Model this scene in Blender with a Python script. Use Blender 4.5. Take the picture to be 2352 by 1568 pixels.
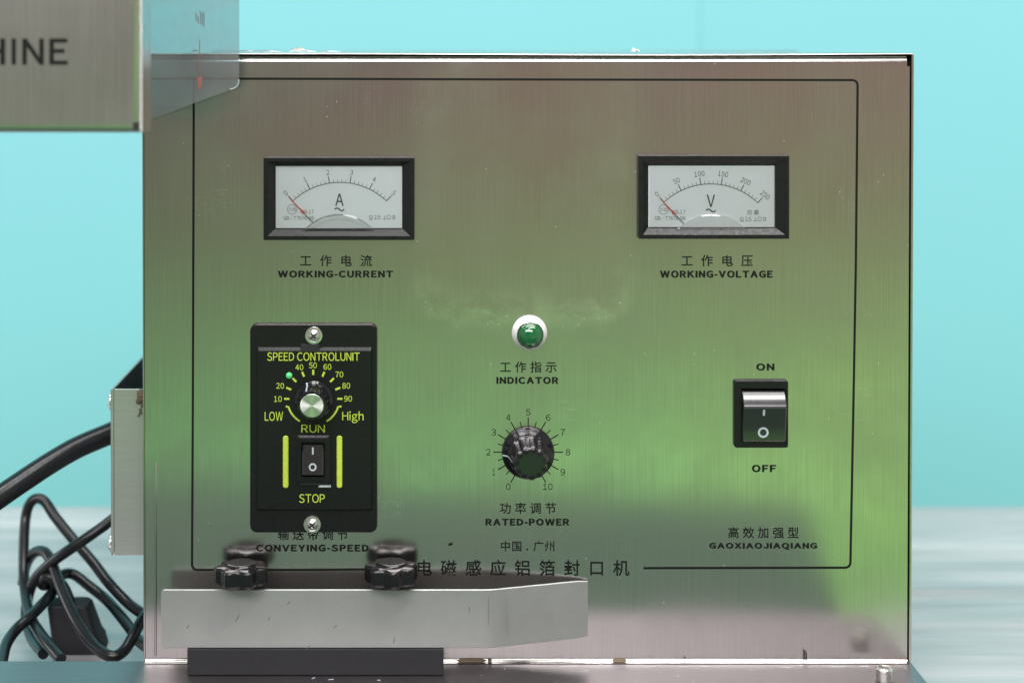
import bpy, bmesh, math, random
from mathutils import Vector, Matrix

for o in list(bpy.data.objects):
    bpy.data.objects.remove(o)
SC = bpy.context.scene
C = SC.collection
R = math.radians

# ------------------------------------------------------------------ camera
# picture coordinates below are on a 2352 x 1568 grid; f is the focal length on that grid
F = 3950.0
D = 0.823            # camera to front panel (front panel stands in the plane y = 0)
CZ = 0.320           # camera height over the table
PITCH = R(0.9)
CU, HV = 990.0, 112.0
PV = HV + F * math.tan(PITCH)
cam_d = bpy.data.cameras.new('camera')
cam = bpy.data.objects.new('camera', cam_d)
C.objects.link(cam)
cam.location = (0, -D, CZ)
cam.rotation_euler = (R(90) - PITCH, 0, 0)
cam_d.sensor_width = 36
cam_d.lens = 36 * F / 2352
cam_d.shift_x = (1176 - CU) / 2352
cam_d.shift_y = -(784 - PV) / 2352
cam_d.clip_start = 0.02
cam_d.clip_end = 50
cam_d.dof.use_dof = True
cam_d.dof.focus_distance = D * math.cos(PITCH) + 0.005
cam_d.dof.aperture_fstop = 6.3
SC.camera = cam

SC.view_settings.view_transform = 'Standard'
SC.view_settings.look = 'None'
SC.view_settings.exposure = 0
SC.view_settings.gamma = 1
SC.view_settings.use_curve_mapping = False

# ------------------------------------------------------------------ world: the hall in front of the machine (dim walls, green floor)
W = bpy.data.worlds.new('World')
SC.world = W
W.use_nodes = True
nt = W.node_tree
nt.nodes.clear()
def nd(t, typ, **kw):
    n = t.nodes.new(typ)
    for k, v in kw.items():
        setattr(n, k, v)
    return n
def ramp(t, stops, fac, interp='LINEAR'):
    r = nd(t, 'ShaderNodeValToRGB')
    r.color_ramp.interpolation = interp
    e = r.color_ramp.elements
    while len(e) > 1:
        e.remove(e[0])
    e[0].position = stops[0][0]; e[0].color = (*stops[0][1], 1) if len(stops[0][1]) == 3 else stops[0][1]
    for p, c in stops[1:]:
        x = e.new(p); x.color = (*c, 1)
    t.links.new(fac, r.inputs['Fac'])
    return r.outputs['Color']
def mth(t, op, a, b=None, c=None, clamp=False):
    n = nd(t, 'ShaderNodeMath', operation=op)
    n.use_clamp = clamp
    for i, x in enumerate((a, b, c)):
        if x is None: continue
        if isinstance(x, (int, float)): n.inputs[i].default_value = x
        else: t.links.new(x, n.inputs[i])
    return n.outputs[0]
def mapr(t, v, a, b, c, d):
    n = nd(t, 'ShaderNodeMapRange')
    t.links.new(v, n.inputs['Value'])
    for k, x in zip(('From Min', 'From Max', 'To Min', 'To Max'), (a, b, c, d)):
        n.inputs[k].default_value = x
    return n.outputs['Result']
def noise(t, vec, scale=(1, 1, 1), s=1.0, detail=2.0, rough=0.5, dist=0.0, loc=(0, 0, 0)):
    m = nd(t, 'ShaderNodeMapping')
    m.inputs['Scale'].default_value = scale
    m.inputs['Location'].default_value = loc
    t.links.new(vec, m.inputs['Vector'])
    n = nd(t, 'ShaderNodeTexNoise')
    n.inputs['Scale'].default_value = s
    n.inputs['Detail'].default_value = detail
    n.inputs['Roughness'].default_value = rough
    n.inputs['Distortion'].default_value = dist
    t.links.new(m.outputs['Vector'], n.inputs['Vector'])
    return n.outputs['Fac']
tc = nd(nt, 'ShaderNodeTexCoord')
sx = nd(nt, 'ShaderNodeSeparateXYZ')
nt.links.new(tc.outputs['Generated'], sx.inputs[0])
n1 = noise(nt, tc.outputs['Generated'], (9, 2, 7), 1.0, 2.0)
n2 = noise(nt, tc.outputs['Generated'], (30, 4, 9), 1.0, 2.0, loc=(3, 1, 2))
el = mth(nt, 'ADD', sx.outputs['Z'], mth(nt, 'MULTIPLY', mth(nt, 'SUBTRACT', n1, 0.5), 0.10))
el = mth(nt, 'ADD', el, mth(nt, 'MULTIPLY', mth(nt, 'SUBTRACT', n2, 0.5), 0.03))
el = mth(nt, 'ADD', el, mth(nt, 'MULTIPLY', sx.outputs['X'], -0.05))
fac = mapr(nt, el, -0.50, 0.30, 0.0, 1.0)
def P_(z): return (z + 0.5) / 0.8
wc = ramp(nt, [(P_(-0.48), (.11, .21, .09)), (P_(-0.33), (.27, .58, .20)), (P_(-0.245), (.50, .95, .37)),
               (P_(-0.19), (.36, .66, .28)), (P_(-0.135), (.29, .365, .205)), (P_(-0.09), (.31, .262, .195)),
               (P_(-0.03), (.378, .252, .232)), (P_(0.25), (.22, .19, .18))], fac)
n3 = noise(nt, tc.outputs['Generated'], (26, 3, 4), 1.0, 3.0, .6, loc=(7, 2, 4))      # patches of the hall: yellower, bluer, brighter, darker
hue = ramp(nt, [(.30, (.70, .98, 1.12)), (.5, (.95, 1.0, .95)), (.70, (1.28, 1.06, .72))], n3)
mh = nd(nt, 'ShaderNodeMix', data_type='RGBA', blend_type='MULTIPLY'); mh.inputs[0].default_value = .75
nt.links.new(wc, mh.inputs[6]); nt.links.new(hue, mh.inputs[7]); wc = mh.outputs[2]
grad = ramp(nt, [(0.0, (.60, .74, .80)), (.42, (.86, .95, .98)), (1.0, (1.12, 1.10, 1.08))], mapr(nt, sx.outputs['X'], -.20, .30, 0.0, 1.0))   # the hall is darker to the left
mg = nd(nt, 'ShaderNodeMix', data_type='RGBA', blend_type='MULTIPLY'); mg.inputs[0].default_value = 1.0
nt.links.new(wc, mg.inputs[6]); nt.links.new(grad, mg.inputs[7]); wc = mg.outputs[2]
def blob(cx, cz, rx, rz):
    a = mth(nt, 'DIVIDE', mth(nt, 'SUBTRACT', sx.outputs['X'], cx), rx); b = mth(nt, 'DIVIDE', mth(nt, 'SUBTRACT', sx.outputs['Z'], cz), rz)
    return mth(nt, 'SUBTRACT', 1.0, mth(nt, 'ADD', mth(nt, 'MULTIPLY', a, a), mth(nt, 'MULTIPLY', b, b)), clamp=True)
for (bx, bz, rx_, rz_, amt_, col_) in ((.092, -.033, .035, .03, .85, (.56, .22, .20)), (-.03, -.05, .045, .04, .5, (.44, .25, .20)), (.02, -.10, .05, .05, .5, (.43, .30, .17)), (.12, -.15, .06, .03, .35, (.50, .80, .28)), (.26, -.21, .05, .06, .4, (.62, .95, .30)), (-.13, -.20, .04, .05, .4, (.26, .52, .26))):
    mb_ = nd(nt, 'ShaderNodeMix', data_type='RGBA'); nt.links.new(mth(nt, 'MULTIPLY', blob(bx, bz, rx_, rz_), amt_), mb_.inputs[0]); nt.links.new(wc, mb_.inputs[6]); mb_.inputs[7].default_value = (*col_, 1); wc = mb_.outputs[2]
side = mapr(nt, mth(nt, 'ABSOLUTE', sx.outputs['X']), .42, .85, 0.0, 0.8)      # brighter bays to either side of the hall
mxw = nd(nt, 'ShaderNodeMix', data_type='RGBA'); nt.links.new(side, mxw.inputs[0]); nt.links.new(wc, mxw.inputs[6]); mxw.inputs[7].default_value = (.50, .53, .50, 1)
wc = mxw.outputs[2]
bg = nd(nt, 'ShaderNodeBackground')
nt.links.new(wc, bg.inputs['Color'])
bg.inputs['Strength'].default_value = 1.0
wo = nd(nt, 'ShaderNodeOutputWorld')
nt.links.new(bg.outputs[0], wo.inputs['Surface'])

# ------------------------------------------------------------------ lamps: strip lights of the hall, then added fill for dials and wall
def area(name, loc, target, sx_, sy_, energy, col=(1, 1, 1)):
    l = bpy.data.lights.new(name, 'AREA')
    l.shape = 'RECTANGLE'; l.size = sx_; l.size_y = sy_; l.energy = energy; l.color = col
    o = bpy.data.objects.new(name, l)
    C.objects.link(o)
    o.location = loc
    o.rotation_euler = (Vector(target) - Vector(loc)).to_track_quat('-Z', 'Y').to_euler()
    return o
area('ceiling_or_fill', (0.32, -0.66, 1.55), (0, 0, 0.15), 1.5, 0.24, 15.0, (1, .985, .97))
area('ceiling_or_fill', (-0.1, -0.30, 1.75), (0, -0.02, 0.0), 1.5, 0.55, 8.0, (1, .985, .97))
area('ceiling_or_fill', (-0.35, -1.75, 1.45), (0, 0.0, 0.12), 2.2, 0.6, 46.0, (1, .96, .98))  # front fill, added to brighten the dials and other upright faces
area('wall_fill', (0.05, -0.10, 2.40), (0.0, 0.95, -0.05), 2.4, 0.5, 24.0, (1, 1, 1))  # added overhead fill that brightens the wall
area('wall_fill', (1.55, 0.30, 0.15), (0.25, 0.95, 0.0), 0.25, 0.9, 5.0, (1, 1, 1))  # added side fill out of view, evens the wall top to bottom
area('wall_fill', (-1.55, 0.30, 0.15), (-0.25, 0.95, 0.0), 0.25, 0.9, 5.0, (1, 1, 1))  # the same added fill from the left

# ------------------------------------------------------------------ geometry helpers
RX = Vector((1, 0, 0)); FW = Vector((0, math.cos(PITCH), -math.sin(PITCH))); UP = Vector((0, math.sin(PITCH), math.cos(PITCH)))
EYE = Vector((0, -D, CZ))
def ray(u, v): return FW + RX * ((u - CU) / F) - UP * ((v - PV) / F)
def P(u, v, y):
    d = ray(u, v); t = (y + D) / d.y
    return EYE + d * t
def PZ(u, v, z):
    d = ray(u, v); t = (z - CZ) / d.z
    return EYE + d * t
PX = D / F      # metres per grid unit on the front panel

class MB:
    def __init__(s): s.v = []; s.f = []
    def add(s, vs, fs):
        n = len(s.v); s.v += [tuple(v) for v in vs]; s.f += [tuple(i + n for i in f) for f in fs]
    def box(s, a, b, bev=0, seg=2):
        bm = bmesh.new()
        bmesh.ops.create_cube(bm, size=1)
        ctr = [(a[i] + b[i]) / 2 for i in range(3)]; sz = [abs(b[i] - a[i]) for i in range(3)]
        for v in bm.verts: v.co = Vector((ctr[i] + v.co[i] * sz[i] for i in range(3)))
        if bev: bmesh.ops.bevel(bm, geom=bm.edges[:], offset=bev, segments=seg, affect='EDGES', profile=0.5)
        s.bm(bm)
    def bm(s, bm):
        bm.verts.index_update()
        s.add([v.co for v in bm.verts], [[v.index for v in f.verts] for f in bm.faces]); bm.free()
    def loft(s, rings, cap0=False, cap1=False, closed=True):
        n = len(s.v); k = len(rings[0])
        for r in rings: s.v += [tuple(p) for p in r]
        for i in range(len(rings) - 1):
            for j in range(k if closed else k - 1):
                a = n + i * k + j; b = n + i * k + (j + 1) % k
                s.f.append((a, b, b + k, a + k))
        if cap0: s.f.append(tuple(n + j for j in range(k))[::-1])
        if cap1: s.f.append(tuple(n + (len(rings) - 1) * k + j for j in range(k)))
    def lathe(s, prof, ctr, axis=(0, -1, 0), n=48, mod=None, cap0=False, cap1=True):
        ax = Vector(axis).normalized()
        e1 = Vector((1, 0, 0)) if abs(ax.x) < .9 else Vector((0, 0, 1))
        e1 = (e1 - ax * e1.dot(ax)).normalized(); e2 = ax.cross(e1)
        rings = []
        for (r, h) in prof:
            ring = []
            for i in range(n):
                t = 2 * math.pi * i / n
                rr = mod(r, h, t) if mod else r
                ring.append(Vector(ctr) + ax * h + e1 * rr * math.cos(t) + e2 * rr * math.sin(t))
            rings.append(ring)
        s.loft(rings, cap0, cap1)
    def tube(s, pts, r, n=12, sub=8, caps=True):
        pts = [Vector(p) for p in pts]
        q = [pts[0] * 2 - pts[1]] + pts + [pts[-1] * 2 - pts[-2]]
        path = []
        for i in range(1, len(q) - 2):
            for k in range(sub):
                t = k / sub
                a, b, c, d = q[i - 1], q[i], q[i + 1], q[i + 2]
                path.append(0.5 * ((2 * b) + (c - a) * t + (2 * a - 5 * b + 4 * c - d) * t * t + (3 * b - a - 3 * c + d) * t ** 3))
        path.append(pts[-1])
        T = (path[1] - path[0]).normalized()
        N = T.orthogonal().normalized(); rings = []
        for i, p in enumerate(path):
            T2 = (path[min(i + 1, len(path) - 1)] - path[max(i - 1, 0)]).normalized()
            N = (N - T2 * N.dot(T2)).normalized(); B = T2.cross(N)
            rings.append([p + N * r * math.cos(2 * math.pi * j / n) + B * r * math.sin(2 * math.pi * j / n) for j in range(n)])
        s.loft(rings, caps, caps)
    def build(s, name, mat, parent=None, smooth=35, fix=True):
        me = bpy.data.meshes.new(name)
        me.from_pydata(s.v, [], s.f)
        if fix:
            bm = bmesh.new(); bm.from_mesh(me)
            bmesh.ops.recalc_face_normals(bm, faces=bm.faces[:]); bm.to_mesh(me); bm.free()
        if smooth:
            for p in me.polygons: p.use_smooth = True
            me.set_sharp_from_angle(angle=R(smooth))
        me.materials.append(mat)
        o = bpy.data.objects.new(name, me)
        C.objects.link(o)
        if smooth:
            wn = o.modifiers.new('weighted_normal', 'WEIGHTED_NORMAL'); wn.keep_sharp = True; wn.weight = 90
        if parent:
            o.parent = parent
            pw = Vector((0, 0, 0)); q = parent
            while q: pw += q.location; q = q.parent
            o.location = -pw
        return o

def empty(name, loc, label, cat, group=None):
    o = bpy.data.objects.new(name, None); C.objects.link(o); o.location = loc
    o['label'] = label; o['category'] = cat; o.empty_display_size = .02
    if group: o['group'] = group
    return o
def tag(o, label, cat, group=None):
    o['label'] = label; o['category'] = cat
    if group: o['group'] = group
    return o

def rring(u0, v0, u1, v1, r, h, href, n=6):
    """rounded rectangle ring, parallel to the front panel, h metres proud of it"""
    r = max(r, 0.01); out = []
    for cx, cy, a0 in ((u1 - r, v0 + r, -90), (u1 - r, v1 - r, 0), (u0 + r, v1 - r, 90), (u0 + r, v0 + r, 180)):
        for i in range(n + 1):
            a = R(a0 + 90 * i / n)
            p = P(cx + r * math.cos(a), cy + r * math.sin(a), -href)
            out.append(Vector((p.x, -h, p.z)))
    return out
def rr_loft(mb, rings, href, cap0=False, cap1=True, n=6):
    mb.loft([rring(*r, href, n) for r in rings], cap0, cap1)

# flat print (lettering, rules, dial marks) laid out on a plane parallel to the panel
_fcache = {}
def glyphs(s, size=1.0, off=0.0):
    k = (s, off)
    if k in _fcache: return _fcache[k]
    cu = bpy.data.curves.new('t', 'FONT'); cu.body = s; cu.size = 1.0; cu.offset = off; cu.align_x = 'CENTER'
    cu.resolution_u = 4
    ob = bpy.data.objects.new('t', cu); C.objects.link(ob)
    bpy.context.view_layer.update()
    me = bpy.data.meshes.new_from_object(ob.evaluated_get(bpy.context.evaluated_depsgraph_get()))
    vs = [(v.co.x, v.co.y) for v in me.vertices]; fs = [tuple(p.vertices) for p in me.polygons]
    bpy.data.objects.remove(ob); bpy.data.curves.remove(cu); bpy.data.meshes.remove(me)
    _fcache[k] = (vs, fs)
    return vs, fs
def word(t, bold=0.0, gap=.105):
    """a word set from the plain grotesque full-width capitals, spaced by their own widths"""
    V, Fc, x = [], [], 0.0
    for ch in t:
        if ch == ' ': x += .26; continue
        o = ord(ch)
        if ch in 'I-':
            q_ = bold * .9
            vs = [(0, 0 - q_), (.115 + 2 * q_, 0 - q_), (.115 + 2 * q_, .735 + q_), (0, .735 + q_)] if ch == 'I' else [(0, .25 - q_), (.26, .25 - q_), (.26, .33 + q_), (0, .33 + q_)]
            n = len(V); V += [(p[0] + x, p[1]) for p in vs]; Fc.append((n, n + 1, n + 2, n + 3)); x += vs[1][0] + gap
            continue
        vs, fs = glyphs(chr(o + 0xFEE0) if 0x21 <= o <= 0x7e else ch, 1, bold)
        a = min(p[0] for p in vs); b = max(p[0] for p in vs); n = len(V)
        if ch == '1': a -= .02; b += .05
        V += [(p[0] - a + x, p[1]) for p in vs]; Fc += [tuple(k + n for k in f) for f in fs]
        x += b - a + gap
    w = x - gap
    return [(a - w / 2, b) for a, b in V], Fc
class Print:
    def __init__(s, h): s.h = h; s.m = MB()
    def put(s, uv, fs, rot=0, ctr=None):
        if rot:
            c, n = math.cos(R(rot)), math.sin(R(rot)); a, b = ctr
            uv = [(a + (u - a) * c + (v - b) * n, b - (u - a) * n + (v - b) * c) for u, v in uv]
        s.m.add([P(u, v, -s.h) for u, v in uv], fs)
    def fit(s, t, u0, v0, u1, v1, bold=0.0, rot=0, gap=.105):
        vs, fs = word(t, bold, gap)
        if not vs: return
        xs = [a for a, b in vs]; ys = [b for a, b in vs]
        x0, x1, y0, y1 = min(xs), max(xs), min(ys), max(ys)
        uv = [(u0 + (x - x0) / (x1 - x0) * (u1 - u0), v1 - (y - y0) / (y1 - y0) * (v1 - v0)) for x, y in vs]
        s.put(uv, fs, rot, ((u0 + u1) / 2, (v0 + v1) / 2))
    def heavy(s, t, u0, v0, u1, v1):
        h = s.h
        for k, (du, dv) in enumerate(((0, 0), (.95, 0), (-.95, 0), (0, .5), (0, -.5), (.75, .4), (-.75, -.4))):
            s.h = h + .000006 * k
            s.fit(t, u0 + 1 + du, v0 + .5 + dv, u1 - 1 + du, v1 - .5 + dv, bold=.02, gap=.21)
        s.h = h
    def em(s, t, u, v, size, bold=0.0, sx=1.0, base=0.37, rot=0):
        vs, fs = word(t, bold) if ord(t[0]) < 128 else glyphs(t, 1, bold)
        s.put([(u + x * size * sx, v - (y - base) * size) for x, y in vs], fs, rot, (u, v))
    def cjk(s, chars, us, v, size, bold=0.0):
        for ch, u in zip(chars, us): s.em(ch, u, v, size, bold)
    def line(s, pts, w, closed=False):
        n = len(pts); L = []; Rr = []
        for i in range(n):
            if closed: a, b = pts[i - 1], pts[(i + 1) % n]
            else: a, b = pts[max(i - 1, 0)], pts[min(i + 1, n - 1)]
            dx, dy = b[0] - a[0], b[1] - a[1]; l = math.hypot(dx, dy) or 1
            nx, ny = -dy / l * w / 2, dx / l * w / 2
            L.append((pts[i][0] + nx, pts[i][1] + ny)); Rr.append((pts[i][0] - nx, pts[i][1] - ny))
        uv = L + Rr
        s.put(uv, [(i, (i + 1) % n, n + (i + 1) % n, n + i) for i in range(n if closed else n - 1)])
    def disc(s, u, v, r, n=24): s.put([(u + r * math.cos(2 * math.pi * i / n), v + r * math.sin(2 * math.pi * i / n)) for i in range(n)], [tuple(range(n))])
    def ring(s, u, v, r, w, n=32): s.line([(u + r * math.cos(2 * math.pi * i / n), v + r * math.sin(2 * math.pi * i / n)) for i in range(n)], w, True)
    def poly(s, pts): s.put(pts, [tuple(range(len(pts)))])
    def build(s, name, mat, parent): return s.m.build(name, mat, parent, smooth=0, fix=False)
def arc(u, v, r, a0, a1, n=40): return [(u + r * math.cos(R(a0 + (a1 - a0) * i / n)), v - r * math.sin(R(a0 + (a1 - a0) * i / n))) for i in range(n + 1)]

# ------------------------------------------------------------------ materials
def newmat(name):
    m = bpy.data.materials.new(name); m.use_nodes = True
    t = m.node_tree; b = t.nodes['Principled BSDF']
    tcn = nd(t, 'ShaderNodeTexCoord')
    g = nd(t, 'ShaderNodeNewGeometry')
    return m, t, b, g.outputs['Position']
def mixc(t, f, a, b, mode='MIX'):
    n = nd(t, 'ShaderNodeMix', data_type='RGBA', blend_type=mode)
    if isinstance(f, (int, float)): n.inputs[0].default_value = f
    else: t.links.new(f, n.inputs[0])
    for i, x in ((6, a), (7, b)):
        if isinstance(x, tuple): n.inputs[i].default_value = (*x, 1)
        else: t.links.new(x, n.inputs[i])
    return n.outputs[2]
def bump(t, b, h, strength, dist):
    n = nd(t, 'ShaderNodeBump')
    n.inputs['Strength'].default_value = strength; n.inputs['Distance'].default_value = dist
    t.links.new(h, n.inputs['Height']); t.links.new(n.outputs['Normal'], b.inputs['Normal'])
def simple(name, col, rough, metal=0.0, var=0.15, s=120, spec=0.5, bmp=0.0, bs=900, coat=0.0, rvar=0.12):
    m, t, b, pos = newmat(name)
    n = noise(t, pos, (1, 1, 1), s, 4, .6)
    c = mixc(t, n, tuple(x * (1 - var) for x in col), tuple(min(1, x * (1 + var)) for x in col))
    t.links.new(c, b.inputs['Base Color'])
    n2 = noise(t, pos, (1, 1, 1), s * 2.7, 4, .65, loc=(.3, .1, .7))
    t.links.new(mapr(t, n2, .25, .75, max(.02, rough - rvar), rough + rvar), b.inputs['Roughness'])
    b.inputs['Metallic'].default_value = metal
    b.inputs['Specular IOR Level'].default_value = spec
    b.inputs['Coat Weight'].default_value = coat
    if bmp: bump(t, b, noise(t, pos, (1, 1, 1), bs, 2), bmp, .0002)
    return m

def brushed(name, col, rough, streak=(2600, 60, 22), amt=.14, bmp=.06, specks=False, sticker=False, blot=.04):
    m, t, b, pos = newmat(name)
    st = noise(t, pos, streak, 1.0, 3, .6)
    bl = noise(t, pos, (14, 14, 14), 1.0, 4, .6, .3)
    fine = noise(t, pos, (1, 1, 1), 1500, 2, .7)
    col_a = tuple(x * (1 - amt) for x in col); col_b = tuple(min(1, x * (1 + amt)) for x in col)
    c = mixc(t, mapr(t, st, .25, .75, 0, 1), col_a, col_b)
    c = mixc(t, mapr(t, bl, .35, .7, 0, .55), c, tuple(x * .84 for x in col))
    c = mixc(t, mapr(t, fine, .3, .7, 0, .18), c, tuple(x * .6 for x in col))
    r = mapr(t, bl, .3, .7, rough - blot, rough + blot)
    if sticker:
        # ghost of a peeled-off sheet: a rounded outline of glue crumbs with a duller inside, its browner reflection tinted in
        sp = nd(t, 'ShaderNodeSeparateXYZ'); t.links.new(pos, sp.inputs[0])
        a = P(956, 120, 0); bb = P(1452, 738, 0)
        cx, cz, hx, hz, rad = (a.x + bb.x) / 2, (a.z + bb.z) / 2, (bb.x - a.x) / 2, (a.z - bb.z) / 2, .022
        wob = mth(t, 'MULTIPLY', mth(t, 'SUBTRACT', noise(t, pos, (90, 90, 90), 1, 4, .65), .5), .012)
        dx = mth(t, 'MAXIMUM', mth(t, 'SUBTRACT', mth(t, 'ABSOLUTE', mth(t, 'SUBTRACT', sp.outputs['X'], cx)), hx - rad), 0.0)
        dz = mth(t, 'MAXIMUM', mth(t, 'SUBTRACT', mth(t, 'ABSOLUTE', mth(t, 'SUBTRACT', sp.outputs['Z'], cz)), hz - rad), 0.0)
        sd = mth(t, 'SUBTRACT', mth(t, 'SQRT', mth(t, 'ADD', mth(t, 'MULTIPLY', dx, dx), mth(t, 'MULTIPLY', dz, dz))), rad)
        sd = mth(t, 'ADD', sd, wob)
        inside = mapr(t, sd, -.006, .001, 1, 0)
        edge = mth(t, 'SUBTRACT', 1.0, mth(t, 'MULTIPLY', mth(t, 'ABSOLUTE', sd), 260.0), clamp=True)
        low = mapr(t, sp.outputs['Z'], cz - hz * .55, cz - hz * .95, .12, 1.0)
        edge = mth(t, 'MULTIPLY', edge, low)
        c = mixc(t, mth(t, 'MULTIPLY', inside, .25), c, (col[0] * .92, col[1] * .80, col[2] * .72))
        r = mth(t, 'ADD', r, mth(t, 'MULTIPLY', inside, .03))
    t.links.new(r, b.inputs['Roughness'])
    b.inputs['Metallic'].default_value = 1.0
    hgt = st
    if specks:
        v = nd(t, 'ShaderNodeTexVoronoi'); v.inputs['Scale'].default_value = 420
        v.inputs['Randomness'].default_value = 1
        mp = nd(t, 'ShaderNodeMapping'); mp.inputs['Scale'].default_value = (1, 1, .75)
        t.links.new(pos, mp.inputs['Vector']); t.links.new(mp.outputs[0], v.inputs['Vector'])
        sel = nd(t, 'ShaderNodeSeparateColor'); t.links.new(v.outputs['Color'], sel.inputs[0])
        cl = noise(t, pos, (22, 22, 22), 1.0, 3, .6, loc=(4, 2, 1))
        thr = mapr(t, cl, .47, .72, .008, .42)                   # more cells carry a speck where the noise is high
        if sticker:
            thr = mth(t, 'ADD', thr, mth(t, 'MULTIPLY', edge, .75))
        on = mth(t, 'LESS_THAN', sel.outputs[0], thr)
        size = mth(t, 'MULTIPLY', sel.outputs[1], .085)
        dot = mth(t, 'MULTIPLY', on, mth(t, 'LESS_THAN', v.outputs['Distance'], size))
        # hair scratches
        sc1 = noise(t, pos, (70, 70, 900), 1.0, 1, .5, .6, loc=(1, 5, 3))
        scr = mth(t, 'MULTIPLY', mth(t, 'LESS_THAN', mth(t, 'ABSOLUTE', mth(t, 'SUBTRACT', sc1, .5)), .003), mth(t, 'GREATER_THAN', cl, .66))
        crumb = mth(t, 'MAXIMUM', mth(t, 'MULTIPLY', dot, .75), mth(t, 'MULTIPLY', scr, .35))
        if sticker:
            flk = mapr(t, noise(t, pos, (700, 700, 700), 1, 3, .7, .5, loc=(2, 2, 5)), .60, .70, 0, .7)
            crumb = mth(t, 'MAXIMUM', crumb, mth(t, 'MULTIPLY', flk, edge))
        c = mixc(t, crumb, c, (.78, .74, .70))
        t.links.new(mth(t, 'SUBTRACT', 1.0, mth(t, 'MULTIPLY', crumb, .8)), b.inputs['Metallic'])
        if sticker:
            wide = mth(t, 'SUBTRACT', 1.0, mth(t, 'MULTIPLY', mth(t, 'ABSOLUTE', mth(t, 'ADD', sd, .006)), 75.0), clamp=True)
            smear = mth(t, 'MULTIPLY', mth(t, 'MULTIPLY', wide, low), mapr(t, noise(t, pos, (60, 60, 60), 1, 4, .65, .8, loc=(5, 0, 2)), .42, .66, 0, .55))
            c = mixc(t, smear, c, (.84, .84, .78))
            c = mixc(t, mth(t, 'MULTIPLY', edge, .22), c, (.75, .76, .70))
    t.links.new(c, b.inputs['Base Color'])
    bump(t, b, hgt, bmp, .00005)
    return m

M = {}
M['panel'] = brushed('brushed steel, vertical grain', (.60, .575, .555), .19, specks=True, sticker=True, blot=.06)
M['steel'] = brushed('brushed sheet steel', (.60, .59, .57), .22, streak=(300, 300, 300))
M['duct'] = brushed('sheet steel of side duct', (.52, .545, .51), .36, streak=(80, 80, 1400), amt=.08)
M['rail'] = brushed('matt rolled steel', (.42, .435, .42), .42, streak=(90, 90, 90), amt=.06, specks=False, bmp=.03)
M['duct'].node_tree.nodes['Principled BSDF'].inputs['Metallic'].default_value = .7
M['rail'].node_tree.nodes['Principled BSDF'].inputs['Metallic'].default_value = .62
M['head'] = brushed('brushed steel of sealing head', (.585, .56, .545), .3, streak=(1800, 40, 25))
M['plate'] = brushed('scuffed steel plate', (.33, .31, .32), .36, streak=(60, 1400, 60), specks=True, amt=.12)
M['bolt'] = simple('bright zinc steel', (.74, .73, .70), .30, 1.0, .1, 500)
M['dark'] = simple('black recess', (.012, .012, .012), .7, 0, .2)
M['belt'] = simple('green conveyor belt', (.074, .128, .088), .8, 0, .2, 60, spec=.2)
M['black'] = simple('black plastic', (.006, .0065, .007), .34, 0, .2, 200, spec=.35, bmp=.12, bs=2500)
M['bezel'] = simple('satin black bezel plastic', (.006, .0065, .007), .33, 0, .2, 200, spec=.4, bmp=.06, bs=2500)
M['gloss'] = simple('glossy black bakelite', (.008, .008, .010), .10, 0, .2, 150, rvar=.015)
M['knob'] = simple('worn black knob plastic', (.008, .008, .009), .15, 0, .25, 200, rvar=.02)
M['rocker'] = simple('satin black rocker', (.007, .007, .008), .24, 0, .2, 200, rvar=.03, spec=1.0, coat=.6)
M['matte'] = simple('black anodised block', (.013, .013, .016), .62, 0, .2, 400, bmp=.1, bs=2000)
M['print'] = simple('black print', (.009, .010, .009), .55, 0, .3, 900, spec=.15)
M['dialink'] = simple('dial ink', (.035, .035, .04), .7, 0, .3, 900)
M['dial'] = simple('white dial card', (.84, .88, .91), .65, 0, .03, 60)
M['red'] = simple('red paint', (.70, .06, .035), .45, 0, .1)
M['lime'] = simple('yellow green print', (.47, .60, .06), .5, 0, .18, 700)
M['white'] = simple('white plastic', (.80, .79, .80), .35, 0, .04)
M['mark'] = simple('white mark', (.42, .49, .51), .5, 0, .08)
M['chrome'] = simple('chrome', (.82, .83, .82), .10, 1.0, .05, rvar=.04)
M['rubber'] = simple('black cable rubber', (.006, .007, .009), .30, 0, .25, 150, bmp=.03, bs=500, rvar=.05)
M['rust'] = simple('brown stain', (.13, .10, .06), .7, 0, .4, 400)
def spun():
    m, t, b, pos = newmat('spun aluminium')
    b.inputs['Base Color'].default_value = (.80, .82, .78, 1)
    b.inputs['Metallic'].default_value = 1; b.inputs['Roughness'].default_value = .34
    b.inputs['Anisotropic'].default_value = .95
    tg = nd(t, 'ShaderNodeTangent', direction_type='RADIAL', axis='Y')
    t.links.new(tg.outputs[0], b.inputs['Tangent'])
    return m
M['spun'] = spun()
def lens(name, col, rough=.05):
    m, t, b, pos = newmat(name)
    b.inputs['Base Color'].default_value = (*col, 1); b.inputs['Roughness'].default_value = rough
    b.inputs['Coat Weight'].default_value = 1.0; b.inputs['Coat Roughness'].default_value = .03
    n = noise(t, pos, (1, 1, 1), 300, 2)
    t.links.new(mixc(t, n, tuple(x * .7 for x in col), col), b.inputs['Base Color'])
    return m
M['greenlens'] = lens('green lens', (.006, .13, .035))
def led():
    m, t, b, pos = newmat('lit green diode')
    b.inputs['Base Color'].default_value = (.10, .5, .18, 1); b.inputs['Emission Color'].default_value = (.10, .75, .25, 1)
    b.inputs['Emission Strength'].default_value = .25; b.inputs['Roughness'].default_value = .15
    return m
M['led'] = led()
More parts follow.
